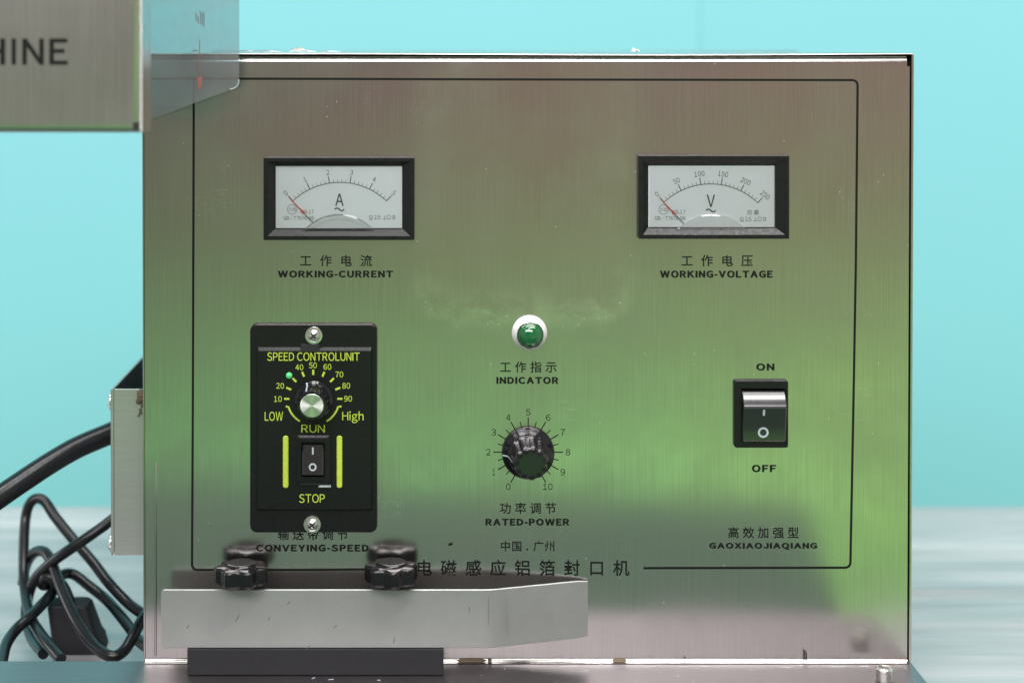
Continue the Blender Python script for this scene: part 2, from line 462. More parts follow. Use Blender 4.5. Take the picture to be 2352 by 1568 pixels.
def clear(name, tint, refl, haze, hazecol, rough=.03):
    m = bpy.data.materials.new(name); m.use_nodes = True; t = m.node_tree; t.nodes.clear()
    tr = nd(t, 'ShaderNodeBsdfTransparent'); tr.inputs['Color'].default_value = (*tint, 1)
    gl = nd(t, 'ShaderNodeBsdfGlossy'); gl.inputs['Roughness'].default_value = rough
    df = nd(t, 'ShaderNodeBsdfDiffuse')
    g = nd(t, 'ShaderNodeNewGeometry')
    n = noise(t, g.outputs['Position'], (18, 18, 30), 1.0, 4, .6, .4)
    t.links.new(mixc(t, n, tuple(x * .75 for x in hazecol), hazecol), df.inputs['Color'])
    fr = nd(t, 'ShaderNodeFresnel'); fr.inputs['IOR'].default_value = 1.49
    m1 = nd(t, 'ShaderNodeMixShader'); m2 = nd(t, 'ShaderNodeMixShader')
    t.links.new(mapr(t, n, .25, .75, haze * .6, haze * 1.4), m1.inputs[0])
    t.links.new(tr.outputs[0], m1.inputs[1]); t.links.new(df.outputs[0], m1.inputs[2])
    t.links.new(mth(t, 'MULTIPLY', fr.outputs[0], refl), m2.inputs[0])
    t.links.new(m1.outputs[0], m2.inputs[1]); t.links.new(gl.outputs[0], m2.inputs[2])
    o = nd(t, 'ShaderNodeOutputMaterial'); t.links.new(m2.outputs[0], o.inputs['Surface'])
    return m
M['acrylic'] = clear('bluish acrylic', (.78, .90, .91), 1.0, .24, (.56, .50, .51))
M['window'] = clear('clear window', (.97, .98, .98), 1.0, .02, (.6, .6, .6))
M['cover'] = clear('clear cover', (.96, .96, .97), 1.3, .05, (.8, .82, .84), .08)
def wallmat(name, col):
    m, t, b, pos = newmat(name)
    n = noise(t, pos, (3, 3, 3), 1, 3); n2 = noise(t, pos, (300, 300, 300), 1, 2)
    c = mixc(t, n, tuple(x * .97 for x in col), tuple(min(1, x * 1.03) for x in col))
    t.links.new(c, b.inputs['Base Color']); b.inputs['Roughness'].default_value = .6
    b.inputs['Specular IOR Level'].default_value = .25
    bump(t, b, n2, .1, .0005)
    return m
M['wall'] = wallmat('turquoise painted board', (.238, .596, .648))
M['wall2'] = wallmat('turquoise painted board, second sheet', (.234, .588, .640))
def tablemat():
    m, t, b, pos = newmat('worn steel table sheet')
    n = noise(t, pos, (2.2, 20, 5), 1, 4, .6); n2 = noise(t, pos, (40, 200, 40), 1, 3)
    t.links.new(mixc(t, mapr(t, n, .35, .68, 0, 1), (.33, .35, .352), (.66, .63, .63)), b.inputs['Base Color'])  # bright reflection streaks put into the base colour
    b.inputs['Metallic'].default_value = .2
    t.links.new(mapr(t, n, .3, .7, .30, .45), b.inputs['Roughness'])
    bump(t, b, n2, .15, .0006)
    return m
M['table'] = tablemat()

# ------------------------------------------------------------------ setting: wall boards and the table
ZT = 0.0                                   # table top
YW = 0.95
seam = P(1608, 60, YW).x
mb = MB(); mb.box((-1.6, YW, -.6), (seam - .0002, YW + .02, 1.3), .0003)
w = mb.build('wall', M['wall']); w['kind'] = 'structure'
mb = MB(); mb.box((seam + .0002, YW + .0004, -.6), (1.9, YW + .022, 1.3), .0003)
w = mb.build('wall', M['wall2']); w['kind'] = 'structure'
mb = MB(); mb.box((seam - .05, YW + .021, -.6), (seam + .05, YW + .03, 1.3))
w = mb.build('wall', M['wall2']); w['kind'] = 'structure'

yb = PZ(1176, 1158, ZT).y                  # far edge of the table
rng = random.Random(4)
mb = MB()
nx, ny = 60, 120
x0, x1, y0, y1 = -.75, .85, -.02, yb
ridges = [(rng.uniform(y0 + .02, y1), rng.uniform(.004, .012), rng.uniform(.0006, .0022), rng.uniform(-.05, .05), rng.uniform(0, 6)) for _ in range(16)]
def table_z(x, y):
    z = 0
    for (yc, wd, a, sl, ph) in ridges:
        q = (y - yc - sl * x - .004 * math.sin(9 * x + ph)) / wd
        z += a * math.exp(-q * q) * (.3 + .7 * max(0, min(1, (x - .1) / .25)))
    return ZT + z * .8 - .0015
rings = [[(x0 + (x1 - x0) * i / nx, y0 + (y1 - y0) * j / ny, table_z(x0 + (x1 - x0) * i / nx, y0 + (y1 - y0) * j / ny)) for i in range(nx + 1)] for j in range(ny + 1)]
mb.loft(rings, closed=False)
mb.box((x0, y0 - .14, -.03), (x1, y1 - .001, -.006), .002)
mb.box((x0, y1 - .001, -.03), (x1, y1 + .001, -.0022))
tb = mb.build('table', M['table'])
tag(tb, 'creased steel table top with painted reflection streaks under the machine', 'table')

# ------------------------------------------------------------------ machine base plate
zp = P(1200, 1519, 0).z                    # top of the plate where the panel meets it
XL, XR = P(328, 1300, 0).x, P(2097, 700, 0).x
xr_plate = P(2091, 1521, 0).x
base = empty('machine_base', (0, -.04, zp), 'scuffed grey steel base plate in front of the control cabinet, socket screw at its right', 'base plate')
mb = MB()
pl = [(-.42, -.072), (xr_plate, -.072), (xr_plate, .26), (XL + .006, .26), (XL + .006, .0012), (-.42, .0012)]
t_ = .003
mb.loft([[(x, y, zp - t_) for x, y in pl], [(x, y, zp - .0004) for x, y in pl], [(x * .9999, y + (.0004 if y < 0 else -.0004), zp) for x, y in pl]], True, True)
mb.build('base_plate', M['plate'], base)
mb = MB()
bl = [(-.5, -.079), (.215, -.079), (.245, -.29), (-.05, -.33), (-.5, -.42)]
mb.loft([[(x, y, zp - .02) for x, y in bl], [(x, y, zp - .001) for x, y in bl]], True, True)
mb.build('conveyor_belt', M['belt'], base)
mb = MB(); mb.box((XL + .02, .02, ZT + .0005), (XR - .02, .24, zp - t_ - .0003), .001)
mb.box((-.40, -.068, -.0058), (xr_plate - .01, -.006, zp - t_ - .0003), .001)
mb.build('plinth', M['steel'], base)
b0 = PZ(2030, 1561, zp)
rb = 20 * PX * .97
mb = MB()
prof = [(rb, 0), (rb, .0052), (rb - .0006, .0060), (rb * .62, .0060)]
mb.lathe(prof, (b0.x, b0.y, zp + .0002), (0, 0, 1), 36, mod=lambda r, h, t: r * (1 + (.015 * math.cos(36 * t) if r > rb * .97 else 0)), cap1=False)
hexr = [Vector((b0.x + rb * .60 / math.cos(((math.degrees(2 * math.pi * i / 36) + 30) % 60 - 30) * math.pi / 180) * math.cos(2 * math.pi * i / 36) * .88,
                b0.y + rb * .60 / math.cos(((math.degrees(2 * math.pi * i / 36) + 30) % 60 - 30) * math.pi / 180) * math.sin(2 * math.pi * i / 36) * .88, 0)) for i in range(36)]
outer = [Vector((b0.x + rb * .62 * math.cos(2 * math.pi * i / 36), b0.y + rb * .62 * math.sin(2 * math.pi * i / 36), zp + .0062)) for i in range(36)]
mb.loft([outer, [Vector((p.x, p.y, zp + .0060)) for p in hexr], [Vector((p.x, p.y, zp + .0036)) for p in hexr]], False, True)
mb.build('socket_screw', M['bolt'], base)
# scuffs and crumbs on the plate along the panel foot
rng = random.Random(8)
mb = MB()
for (u, v, l) in [(1292, 1531, 14), (1275, 1524, 9), (1310, 1523, 16), (1345, 1540, 12), (1380, 1526, 8), (1495, 1531, 30), (1570, 1531, 26), (1620, 1530, 18), (1805, 1532, 26), (1840, 1528, 12), (1925, 1531, 40), (1985, 1530, 22), (2060, 1524, 10), (720, 1557, 8), (760, 1560, 14), (870, 1562, 8)] + [(rng.uniform(1040, 2080), rng.uniform(1526, 1566), rng.uniform(1.5, 3.5)) for _ in range(16)]:
    p = PZ(u, v, zp); L = l * PX * .5; wd = rng.uniform(.00012, .0004)
    a = rng.uniform(-.15, .15)
    mb.add([(p.x - L, p.y - wd - a * L, zp + .00012), (p.x + L * .8, p.y - wd * .3 + a * L, zp + .00012), (p.x + L, p.y + wd + a * L, zp + .0003), (p.x - L * .7, p.y + wd * .6 - a * L, zp + .00025)], [(0, 1, 2, 3)])
sc_ = mb.build('scuff_marks', M['mark'], base, smooth=0); sc_['kind'] = 'stuff'

# ------------------------------------------------------------------ control cabinet
cab = empty('control_cabinet', ((XL + XR) / 2, .1, zp), 'brushed steel control cabinet with two meters, dials and switches', 'control box')
zt = P(1200, 128, 0).z                     # top of the front panel
DEP = .26
XA, XB = P(332.5, 800, 0).x, P(2086.5, 800, 0).x
# shell: two sides, back, floor, front frame edges
mb = MB()
mb.box((XL, .0012, zp + .0002), (XL + .0009, DEP, zt + .0005), .0003)
mb.box((XR - .0013, -.0002, zp + .0002), (XR, DEP, zt + .0008), .0004)
mb.box((XL + .001, DEP - .001, zp + .0005), (XR - .0014, DEP, zt - .001))
mb.build('shell', M['steel'], cab)
mb = MB(); mb.box((XL + .0011, .0045, zp + .001), (XR - .0015, .006, zt + .0002))
mb.build('hollow_shade', M['dark'], cab)  # black sheet standing in for shade in the hollow behind the panel
# front panel: folded at the top, flared foot at the bottom
def panel_strip(mb, xa, xb, ztop, fold=True):
    r = .0020; prof = []
    if fold:
        prof += [(.0022, ztop), (.0017, ztop - .0002), (.0013, ztop - .0006), (.0004, ztop - .0019), (.0001, ztop - .0025), (0.0, ztop - .0032), (0.0, ztop - .0060)]
    else: prof.append((0.0, ztop))
    zb = zp + .0003; rf = .0019
    for i in range(9):
        a = R(90 * i / 8); prof.append((-rf + rf * math.cos(a), zb + rf - rf * math.sin(a)))
    prof.append((-.0030, zb))
    prof.insert(len(prof) - 10, (0.0, zb + rf + .004))
    nseg = 24
    rings = []
    for (y, z) in prof:
        rings.append([(xa + (xb - xa) * k / nseg, y, z) for k in range(nseg + 1)])
    mb.loft(rings, closed=False)
mb = MB()
xn = P(2083, 140, 0).x
panel_strip(mb, XA, xn, zt)
panel_strip(mb, xn, XB, P(2083, 153, 0).z, False)
mb.add([(XB, 0, P(0, 153, 0).z), (XB, .003, P(0, 153, 0).z), (XB, .003, zp + .002), (XB, 0, zp + .002)], [(0, 1, 2, 3)])
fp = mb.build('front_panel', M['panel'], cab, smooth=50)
# crease near the left edge
mb = MB(); xc = P(358, 1300, 0).x
mb.tube([(xc, .00035, P(358, 1060, 0).z), (xc, .0002, P(358, 1200, 0).z), (P(357, 1500, 0).x, .0002, zp + .003)], .0006, 10, 6)
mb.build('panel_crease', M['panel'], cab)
# lid
def lid_z(s, back):
    return zt + .0010 + .0014 * math.sin(math.pi * min(1, max(0, s))) ** 1.0 * back + .0003 * math.sin(7 * s)
mb = MB(); top = []; bot = []
n = 30; yf = -.0006
for (y, bk) in ((yf, 0), (.02, .25), (.06, .7), (.12, 1), (.2, 1), (DEP, .8)):
    top.append([(XL - .0004 + (XR - XL - .0006) * i / n, y, lid_z(i / n, bk)) for i in range(n + 1)])
mb.loft([[(x, yf + .0008, z - .0008) for x, y, z in top[0]], [(x, yf, z - .0007) for x, y, z in top[0]], [(x, yf, z - .0003) for x, y, z in top[0]], [(x, yf + .0003, z) for x, y, z in top[0]]] + top[1:], closed=False)
mb.box((XL + .0002, DEP + .0002, zt - .03), (XR - .0002, DEP + .001, zt + .0018))
mb.build('lid', M['steel'], cab, smooth=60)
# torn film stuck along the lid edge
rng = random.Random(3)
for (u, l, hgt) in [(452, 14, 5), (675, 12, 9), (690, 20, 12), (700, 30, 4), (610, 40, 3), (1458, 8, 10), (1466, 5, 7), (560, 30, 3), (760, 26, 3)]:
    a = P(u - l, 119, -.0004); b = P(u + l, 119, -.0004); pk = P(u + rng.uniform(-.6, .6) * l, 119 - hgt, -.0004); p2 = P(u + .5 * l, 119 - hgt * .4, 0.0008)
    q = [a, b, p2, pk]; mb = MB()
    mb.loft([[(p.x, p.y, p.z) for p in q], [(p.x, p.y + .0006, p.z) for p in q]], True, True)
    mb.build('torn_film', M['white'], cab, smooth=0)

# --- side duct on the left flank
zdt, zdb = P(290, 893, .02).z, P(290, 1275, .02).z
xd = P(256, 1000, .02).x
duct = MB()
duct.box((xd + .0012, .020, zdb), (XL - .0002, .0212, zdt), .0004)
duct.box((xd, .0205, zdb + .001), (xd + .0010, .150, zdt), .0003)
duct.box((xd - .0008, .0222, zdb - .0008), (xd - .0002, .150, zdt - .0006), .0002)
duct.box((xd + .0012, .149, zdb), (XL - .0002, .150, zdt - .03))
dc = duct.build('side_duct', M['duct'], cab)
mb = MB(); mb.box((xd + .0011, .0225, zdb + .002), (xd + .0014, .148, zdt - .0007)); mb.box((xd + .0016, .05, zdt - .06), (XL - .0004, .148, zdt - .022)); mb.box((xd + .0012, .0222, zdb + .001), (XL - .0004, .148, zdb + .002))
mb.build('duct_shade', M['dark'], dc)  # black plates standing in for the shade inside the open duct
for v in (916, 1238):
    p = P(251, v, .035)
    mb = MB(); mb.lathe([(.0046, 0), (.0046, .0012), (.0034, .0022), (.001, .0026)], (xd - .0009, .030, p.z), (-1, 0, 0), 24)
    mb.build('rivet', M['bolt'], dc)
rng = random.Random(5); mb = MB()
for i in range(9):
    p = P(321 + rng.uniform(-3, 5), 902 + i * 6.5, .019)
    bm = bmesh.new(); bmesh.ops.create_icosphere(bm, subdivisions=2, radius=rng.uniform(.0008, .0019) * (1.2 if i < 4 else .6), matrix=Matrix.Translation((p.x, .0195, p.z)))
    mb.bm(bm)
mb.build('weld_bead', M['rust'], dc)

# --- printed border rule
H1 = .00012
pr = Print(H1)
w_ = 5.2
pr.line([(336, 181), (700, 181.5), (1200, 183), (1955, 184.5)] + [(1958 + 12 * math.cos(R(a)), 196.5 - 12 * math.sin(R(a))) for a in range(90, -1, -15)] + [(1966, 600), (1960, 950), (1953.5, 1290)]
        + [(1941.5 + 12 * math.cos(R(a)), 1291 + 12 * math.sin(R(a))) for a in range(0, 91, 15)] + [(1700, 1303.5), (1478, 1304)], w_)
pr.line([(445, 181), (444.5, 400), (443, 900), (441, 1294)] + [(453 - 12 * math.cos(R(a)), 1296 + 12 * math.sin(R(a))) for a in range(0, 91, 15)] + [(700, 1308), (925, 1306)], w_)
pr.build('border_rule', M['print'], cab)

def caption(cj, us, v, size, en=None, rect=None, bold=.05, cb=.012):
    q = Print(H1)
    if cj: q.cjk(cj, us, v, size, cb)
    if en: q.heavy(en, *rect)
    o = q.build('caption', M['print'], cab)
    o['label'] = 'printed black caption ' + ' '.join(x for x in (cj, en) if x)
    return o
def lin(a, b, n): return [a + (b - a) * i / (n - 1) for i in range(n)]
caption('工作电流', lin(702, 841, 4), 599, 28, 'WORKING-CURRENT', (638, 621.5, 903, 637.5))
caption('工作电压', lin(1578, 1716, 4), 599, 28, 'WORKING-VOLTAGE', (1516, 621.5, 1775, 638))
caption('工作指示', lin(1161, 1266, 4), 843, 27, 'INDICATOR', (1140, 865.5, 1283, 881.5))
caption('功率调节', lin(1161, 1265, 4), 1167, 27, 'RATED-POWER', (1115, 1190.5, 1308, 1206.5))
caption('中国.广州', [1161, 1187, 1211, 1237, 1263], 1254, 25)
caption('电磁感应铝箔封口机', lin(974, 1427, 9), 1304, 38, cb=.014)
caption('高效加强型', lin(1685, 1822, 5), 1223, 27, 'GAOXIAOJIAQIANG', (1629, 1246, 1877, 1262))
caption('输送带调节', lin(651, 787, 5), 1227, 27, 'CONVEYING-SPEED', (588, 1250, 847, 1266))
caption(None, None, 0, 0, 'ON', (1737, 834.5, 1779, 851))
caption(None, None, 0, 0, 'OFF', (1727, 1067, 1783, 1084))
q = Print(H1); q.put([(1035 + 5.5 * math.cos(R(a)), 1249 + 3.2 * math.sin(R(a)) - 1.5 * math.cos(R(a))) for a in range(0, 360, 20)], [tuple(range(18))]); q.build('ink_spot', M['print'], cab)
q = Print(H1); q.poly([(1570, 1513), (1573, 1505), (1577, 1513), (1575, 1517)]); q.build('ink_spot', M['print'], cab)
q = Print(.0013); q.poly([(1846, 1512), (1847, 1492), (1849, 1492), (1848, 1514)]); q.poly([(1851, 1515), (1852, 1497), (1854, 1498), (1853, 1516)])
q.build('ink_spot', M['print'], cab)
# brown stains on the lit foot
for (u0, u1, a) in ((1048, 1118, 1), (1120, 1130, .6), (1405, 1440, .8)):
    r_ = .00198
    mb = MB(); rings = []
    for i in range(5):
        a_ = R(12 + 66 * i / 4); y = -.0019 + r_ * math.cos(a_) - .0001; z = zp + .0003 + .0019 - r_ * math.sin(a_) + .00016
        e = .35 * (abs(i - 2) / 2)
        c_, h_ = (u0 + u1) / 2, (u1 - u0) / 2 * (1 - e)
        rings.append([(P(c_ + h_ * (2 * j / 8 - 1), 1515, 0).x, y, z) for j in range(9)])
    mb.loft(rings, closed=False)
    mb.build('foot_stain', M['rust'], cab)

# --- panel meters
def meter(name, c2, unit, nums, extra, dl, label):
    """c2 maps meter-crop units to picture units; dl = dial left arc end, arc centre etc."""
    def U(x, y): return c2(x, y)
    (u0, v0), (u1, v1) = U(*dl['out'][0]), U(*dl['out'][1])
    (a0, b0), (a1, b1) = U(*dl['win'][0]), U(*dl['win'][1])
    h = .0045
    m = MB()
    e = 9.0; s_ = 1.2
    rr_loft(m, [(u0, v0, u1, v1, 2.0, 0.0001), (u0, v0, u1, v1, 2.0, h - .0003), (u0 + s_, v0 + s_, u1 - s_, v1 - s_, 1.5, h),
                (u0 + e, v0 + e, u1 - e, v1 - e, 1.0, h), (u0 + e + .4, v0 + e + .4, u1 - e - .4, v1 - e - .4, 1.0, h - .0003),
                (a0, b0, a1, b1, .6, .0016), (a0, b0, a1, b1, .6, .0004)], h, cap1=False)
    o = m.build(name, M['bezel'], cab, smooth=25)
    o['label'] = label
    hd = .0009
    m = MB(); m.add([P(a0 - 1, b0 - 1, -hd), P(a1 + 1, b0 - 1, -hd), P(a1 + 1, b1 + 1, -hd), P(a0 - 1, b1 + 1, -hd)], [(0, 1, 2, 3)])
    m.build('dial_face', M['dial'], o, smooth=0)
    S = 1 / 4.937
    q = Print(hd + .00008)
    cx, cy = U(*dl['c']); rad = dl['r'] * S; half = dl['half']; tilt = dl.get('tilt', 0)
    q.line(arc(cx, cy, rad, 90 + half + tilt, 90 - half + tilt), 7 * S * 1.15)
    for i in range(26):
        a = 90 + tilt + half - 2 * half * i / 25
        big = i % 5 == 0
        r1 = rad + (78 if big else 36) * S
        q.line([(cx + rad * math.cos(R(a)), cy - rad * math.sin(R(a))), (cx + r1 * math.cos(R(a)), cy - r1 * math.sin(R(a)))], (9 if big else 4.5) * S * 1.1)
        if big:
            rt = rad + 122 * S
            q.em(nums[i // 5], cx + rt * math.cos(R(a)), cy - rt * math.sin(R(a)), 78 * S, sx=.80, rot=(a - 90) * .9, base=.36)
    x, y = dl['unit']
    p0 = U(x - 48, y - 70); p1 = U(x + 48, y + 70)
    q.fit(unit, *p0, *p1, bold=.01)
    tl = [U(x - 54 + 108 * i / 24, y + 110 - 15 * math.sin(2 * math.pi * i / 24) * (1 if True else 0)) for i in range(25)]
    q.line(tl, 15 * S)
    lx, ly = dl['logo']
    cu_, cv_ = U(lx, ly); q.ring(cu_, cv_, 54 * S, 4.5 * S); q.em('川', cu_ - 22 * S, cv_, 50 * S, sx=.8); q.em('达', cu_ + 24 * S, cv_, 50 * S, sx=.8)
    q.fit('85L17', *U(lx + 96, ly + 6), *U(lx + 246, ly + 48)); q.fit('GB/T7676-98', *U(lx - 100, ly + 72), *U(lx + 246, ly + 124))
    rx, ry = dl['right']
    cu_, cv_ = U(rx, ry - 4); q.ring(cu_, cv_, 17 * S, 5 * S); q.line([U(rx - 20, ry + 23), U(rx + 20, ry + 23)], 6 * S)
    q.fit('2.5', *U(rx + 38, ry - 24), *U(rx + 106, ry + 22))
    q.line([U(rx + 130, ry + 20), U(rx + 176, ry + 20)], 5 * S); q.line([U(rx + 153, ry - 22), U(rx + 153, ry + 20)], 5 * S)
    st = []
    for i in range(10):
        rr = 30 if i % 2 == 0 else 17
        st.append(U(rx + 203 + rr * math.cos(R(90 + 36 * i)), ry - 2 - rr * math.sin(R(90 + 36 * i))))
    q.line(st, 5 * S, True)
    q.fit('B', *U(rx + 245, ry - 24), *U(rx + 276, ry + 22))
    if extra: q.em(extra[0], *U(rx + 90, ry - 76), 60 * S); q.em(extra[1], *U(rx + 165, ry - 76), 60 * S)
    q.build('dial_marks', M['dialink'], o)
    # needle: red blade with a thin grey tail running under the cover
    q = Print(hd + .0008)
    def ray_(r_, off=0):
        a = 90 + tilt + half + .3
        return (cx + r_ * math.cos(R(a)) + off * math.sin(R(a)), cy - r_ * math.sin(R(a)) + off * math.cos(R(a)))
    rt, rm, rk = rad + 60 * S, rad - 120 * S, rad - 205 * S
    q.poly([ray_(rt, -1.0 * .6), ray_(rm, -1.4), ray_(rk + 5, -2.6), ray_(rk, 0), ray_(rk + 5, 2.6), ray_(rm, 1.4), ray_(rt, .6)])
    nd_ = q.build('needle', M['red'], o)
    q = Print(hd + .0007); q.line([ray_(rk + 1), ray_(rk - 130 * S)], 1.5); q.build('needle_tail', M['dialink'], nd_)
    # pivot cover: clear raised arch with pale card inside
    kx, ky = U(*dl['arch'][0]); ra, half_w = dl['arch'][1] * S, dl['arch'][2] * S
    def arch(rr, base_v, n=28):
        cyy = ky + dl['arch'][1] * S
        out = [(kx + rr * math.cos(R(a)), cyy - rr * math.sin(R(a))) for a in [142 - (142 - 38) * i / n for i in range(n + 1)]]
        return [(u, min(v, base_v)) for u, v in out]
    bv = b1 + 2.0
    m = MB()
    A = arch(ra, bv); B = arch(ra * .965, bv); Cc = arch(ra * .90, bv)
    m.loft([[P(u, v, -.0012) for u, v in A], [P(u, v, -.0024) for u, v in A], [P(u, v, -.0029) for u, v in B], [P(u, v, -.0027) for u, v in Cc]], False, True)
    pc = m.build('pivot_cover', M['cover'], o, smooth=30)
    q = Print(.0011); q.poly(arch(ra * .88, bv)); q.build('cover_card', M['dial'], pc)
    m = MB(); z0 = P(a0, b0, -.0019); z1 = P(a1, b1, -.0019)
    m.box((z0.x + .0001, -.00205, z1.z + .0001), (z1.x - .0001, -.0018, z0.z - .0001)); m.build('window', M['window'], o, smooth=0)
    return o
def c2(x, y): return ((640 + x / 4.48) * .9074, (370 + y / 4.48) * .9074)
def c3(x, y): return ((1590 + x / 4.48) * .9074, (370 + y / 4.48) * .9074)
meter('ammeter', c2, 'A', '012345', None, dict(out=((120, 130), (1832, 1066)), win=((252, 230), (1692, 938)), c=(985, 1186), r=774, half=43.2,
      unit=(982, 608), logo=(445, 717), right=(1340, 808), arch=((975, 768), 522, 390)), 'black panel meter with an A on its white dial, left of the two')
meter('voltmeter', c3, 'V', ['0', '50', '100', '150', '200', '250'], '防震', dict(out=((122, 108), (1828, 1052)), win=((234, 222), (1676, 926)), c=(935, 1203), r=774, half=43.2, tilt=-.4,
      unit=(938, 620), logo=(402, 718), right=(1290, 828), arch=((948, 772), 522, 375)), 'black panel meter with a V on its white dial, right of the two')

# --- speed control unit
def g(x, y): return (544.4 + x / 2.88, 725.9 + y / 2.88)
hs = .0032
m = MB()
rr_loft(m, [(574, 745, 866, 1223, 16, .0001), (574, 745, 866, 1223, 16, hs - .0007), (575.2, 746.2, 864.8, 1221.8, 15.5, hs - .0002), (577.5, 748.5, 862.5, 1219.5, 14, hs)], hs, n=8)
hs2 = .0046
rr_loft(m, [(589, 797, 855, 1174, 4, hs - .0003), (591, 804.5, 852.5, 1169, 4, hs2 - .0001), (592.5, 806, 851, 1167.5, 3, hs2)], hs2)
su = m.build('speed_control_unit', M['black'], cab, smooth=28)
su['label'] = 'black speed control plate with lime lettering, silver-capped knob and small rocker'
def phillips(u, v, r, hh, parent):
    m = MB(); p = P(u, v, -hh); rr = r * PX
    m.lathe([(rr, 0), (rr, .0005), (rr * .95, .0009), (rr * .72, .0010), (rr * .66, .0008), (rr * .6, .0011), (rr * .45, .0018), (rr * .2, .0021), (rr * .01, .0022)], (p.x, -hh - .0001, p.z), (0, -1, 0), 40)
    o = m.build('screw', M['bolt'], parent)
    m = MB()
    for k in range(2):
        a = R(40 + 90 * k); dx, dz = math.cos(a), math.sin(a); L, w2 = rr * .40, rr * .085
        pts = [(p.x + dx * L * s1 - dz * w2 * s2, p.z + dz * L * s1 + dx * w2 * s2) for s1, s2 in ((-1, -1), (1, -1), (1, 1), (-1, 1))]
        yy = -hh - .00235 - .00003 * k
        m.loft([[(x, yy + .0009, z) for x, z in pts], [(x, yy, z) for x, z in pts]], True, True)
    m.build('cross_slot', M['dark'], o, smooth=0)
m = MB()
rr_loft(m, [(692, 760, 736, 812, 20, hs - .0004), (692, 760, 736, 812, 20, hs2 - .0008)], hs2)
phillips(721, 770, 20.5, hs, su); phillips(717.5, 1203, 20.5, hs, su)
# gap in the ridge under the upper screw
m = MB(); rr_loft(m, [(689, 790, 735, 807.5, 3, hs), (691, 792, 733, 807, 3, hs2 + .00012)], hs2)
m.build('screw_boss', M['matte'], su)
q = Print(hs2 + .0001)
q.fit('SPEED CONTROLUNIT', 613.5, 809, 826, 828.5, bold=.006)
for t_s, x, y in (('10', 270, 547), ('20', 285, 460), ('40', 412, 338), ('50', 502, 325), ('60', 598, 335), ('70', 677, 385), ('80', 722, 460), ('90', 735, 545)):
    u, v = g(x, y); q.fit(t_s, u - 9, v - 6.7, u + 9, v + 6.7, bold=.008)
kc = (719.5, 915.5)
for i in range(9):
    a = 180 - 22.5 * i
    q.line([(kc[0] + r_ * math.cos(R(a)), kc[1] - r_ * math.sin(R(a))) for r_ in (55, 67)], 4.6)
q.line(arc(kc[0], kc[1], 60, 197, 239, 14), 4.2); q.line(arc(kc[0], kc[1], 60, -17, -59, 14), 4.2)
q.line([(kc[0] - 57, kc[1] + 18.5), (kc[0] - 63, kc[1] + 17.5)], 4); q.line([(kc[0] + 57, kc[1] + 18.5), (kc[0] + 65, kc[1] + 17)], 4)
q.fit('LOW', 608, 945, 650, 966, bold=.004); q.fit('High', 786, 944, 835, 971, bold=.004); q.fit('RUN', 692, 975, 746, 993, bold=.004); q.fit('STOP', 687, 1134, 746, 1154, bold=.002)
q.build('lettering', M['lime'], su)
for (ua, ub) in ((650, 662.5), (773.5, 786)):
    m = MB(); rr_loft(m, [(ua, 1000, ub, 1119.5, 5.5, hs2 - .0001), (ua, 1000, ub, 1119.5, 5.5, hs2 + .0004), (ua + 2, 1002, ub - 2, 1117.5, 4, hs2 + .0007)], hs2)
    m.build('light_bar', M['lime'], su)
m = MB(); p = P(664, 862, -hs2); m.lathe([(.00155, 0), (.00150, .0006), (.0011, .0012), (.0005, .0015), (.00001, .0016)], (p.x, -hs2 + .0001, p.z), n=20)
m.build('diode', M['led'], su)
# knob with aluminium cap
p = P(721.5, 916, -hs2)
kr = 44 * PX
def flute(n_, amt):
    def f(r, h, t): return r * (1 - amt * (0.5 + 0.5 * math.cos(n_ * t)) ** 3) if r > 0 else r
    return f
m = MB(); y0 = -hs2 - .0002
m.lathe([(kr, 0), (kr, .0015), (kr * .985, .0022), (kr * .88, .0030), (kr * .80, .0125), (kr * .77, .0140), (kr * .72, .0146), (kr * .60, .0147)], (p.x, y0, p.z), n=96,
        mod=lambda r, h, t: r * (1 - (.035 * (0.5 + 0.5 * math.cos(16 * t)) if .0026 < h < .0142 else 0)))
kn = m.build('knob', M['gloss'], su, smooth=40)
m = MB(); m.lathe([(kr * .605, 0), (kr * .605, .0005), (kr * .58, .0008), (kr * .01, .0008)], (p.x, y0 - .0148, p.z), n=64); m.build('knob_cap', M['spun'], kn)
# pointer line on the knob
a = R(112); pts = []
def onk(r_, h_, da=0): return Vector((p.x + r_ * math.cos(a + da), y0 - h_, p.z + r_ * math.sin(a + da)))
m = MB()
m.loft([[onk(kr * .98, .0027, -.045), onk(kr * .98, .0027, .045)], [onk(kr * .885, .0034, -.045), onk(kr * .885, .0034, .045)], [onk(kr * .80, .0128, -.05), onk(kr * .80, .0128, .05)], [onk(kr * .765, .0144, -.05), onk(kr * .765, .0144, .05)]], closed=False)
m.build('pointer_line', M['mark'], kn, smooth=0)

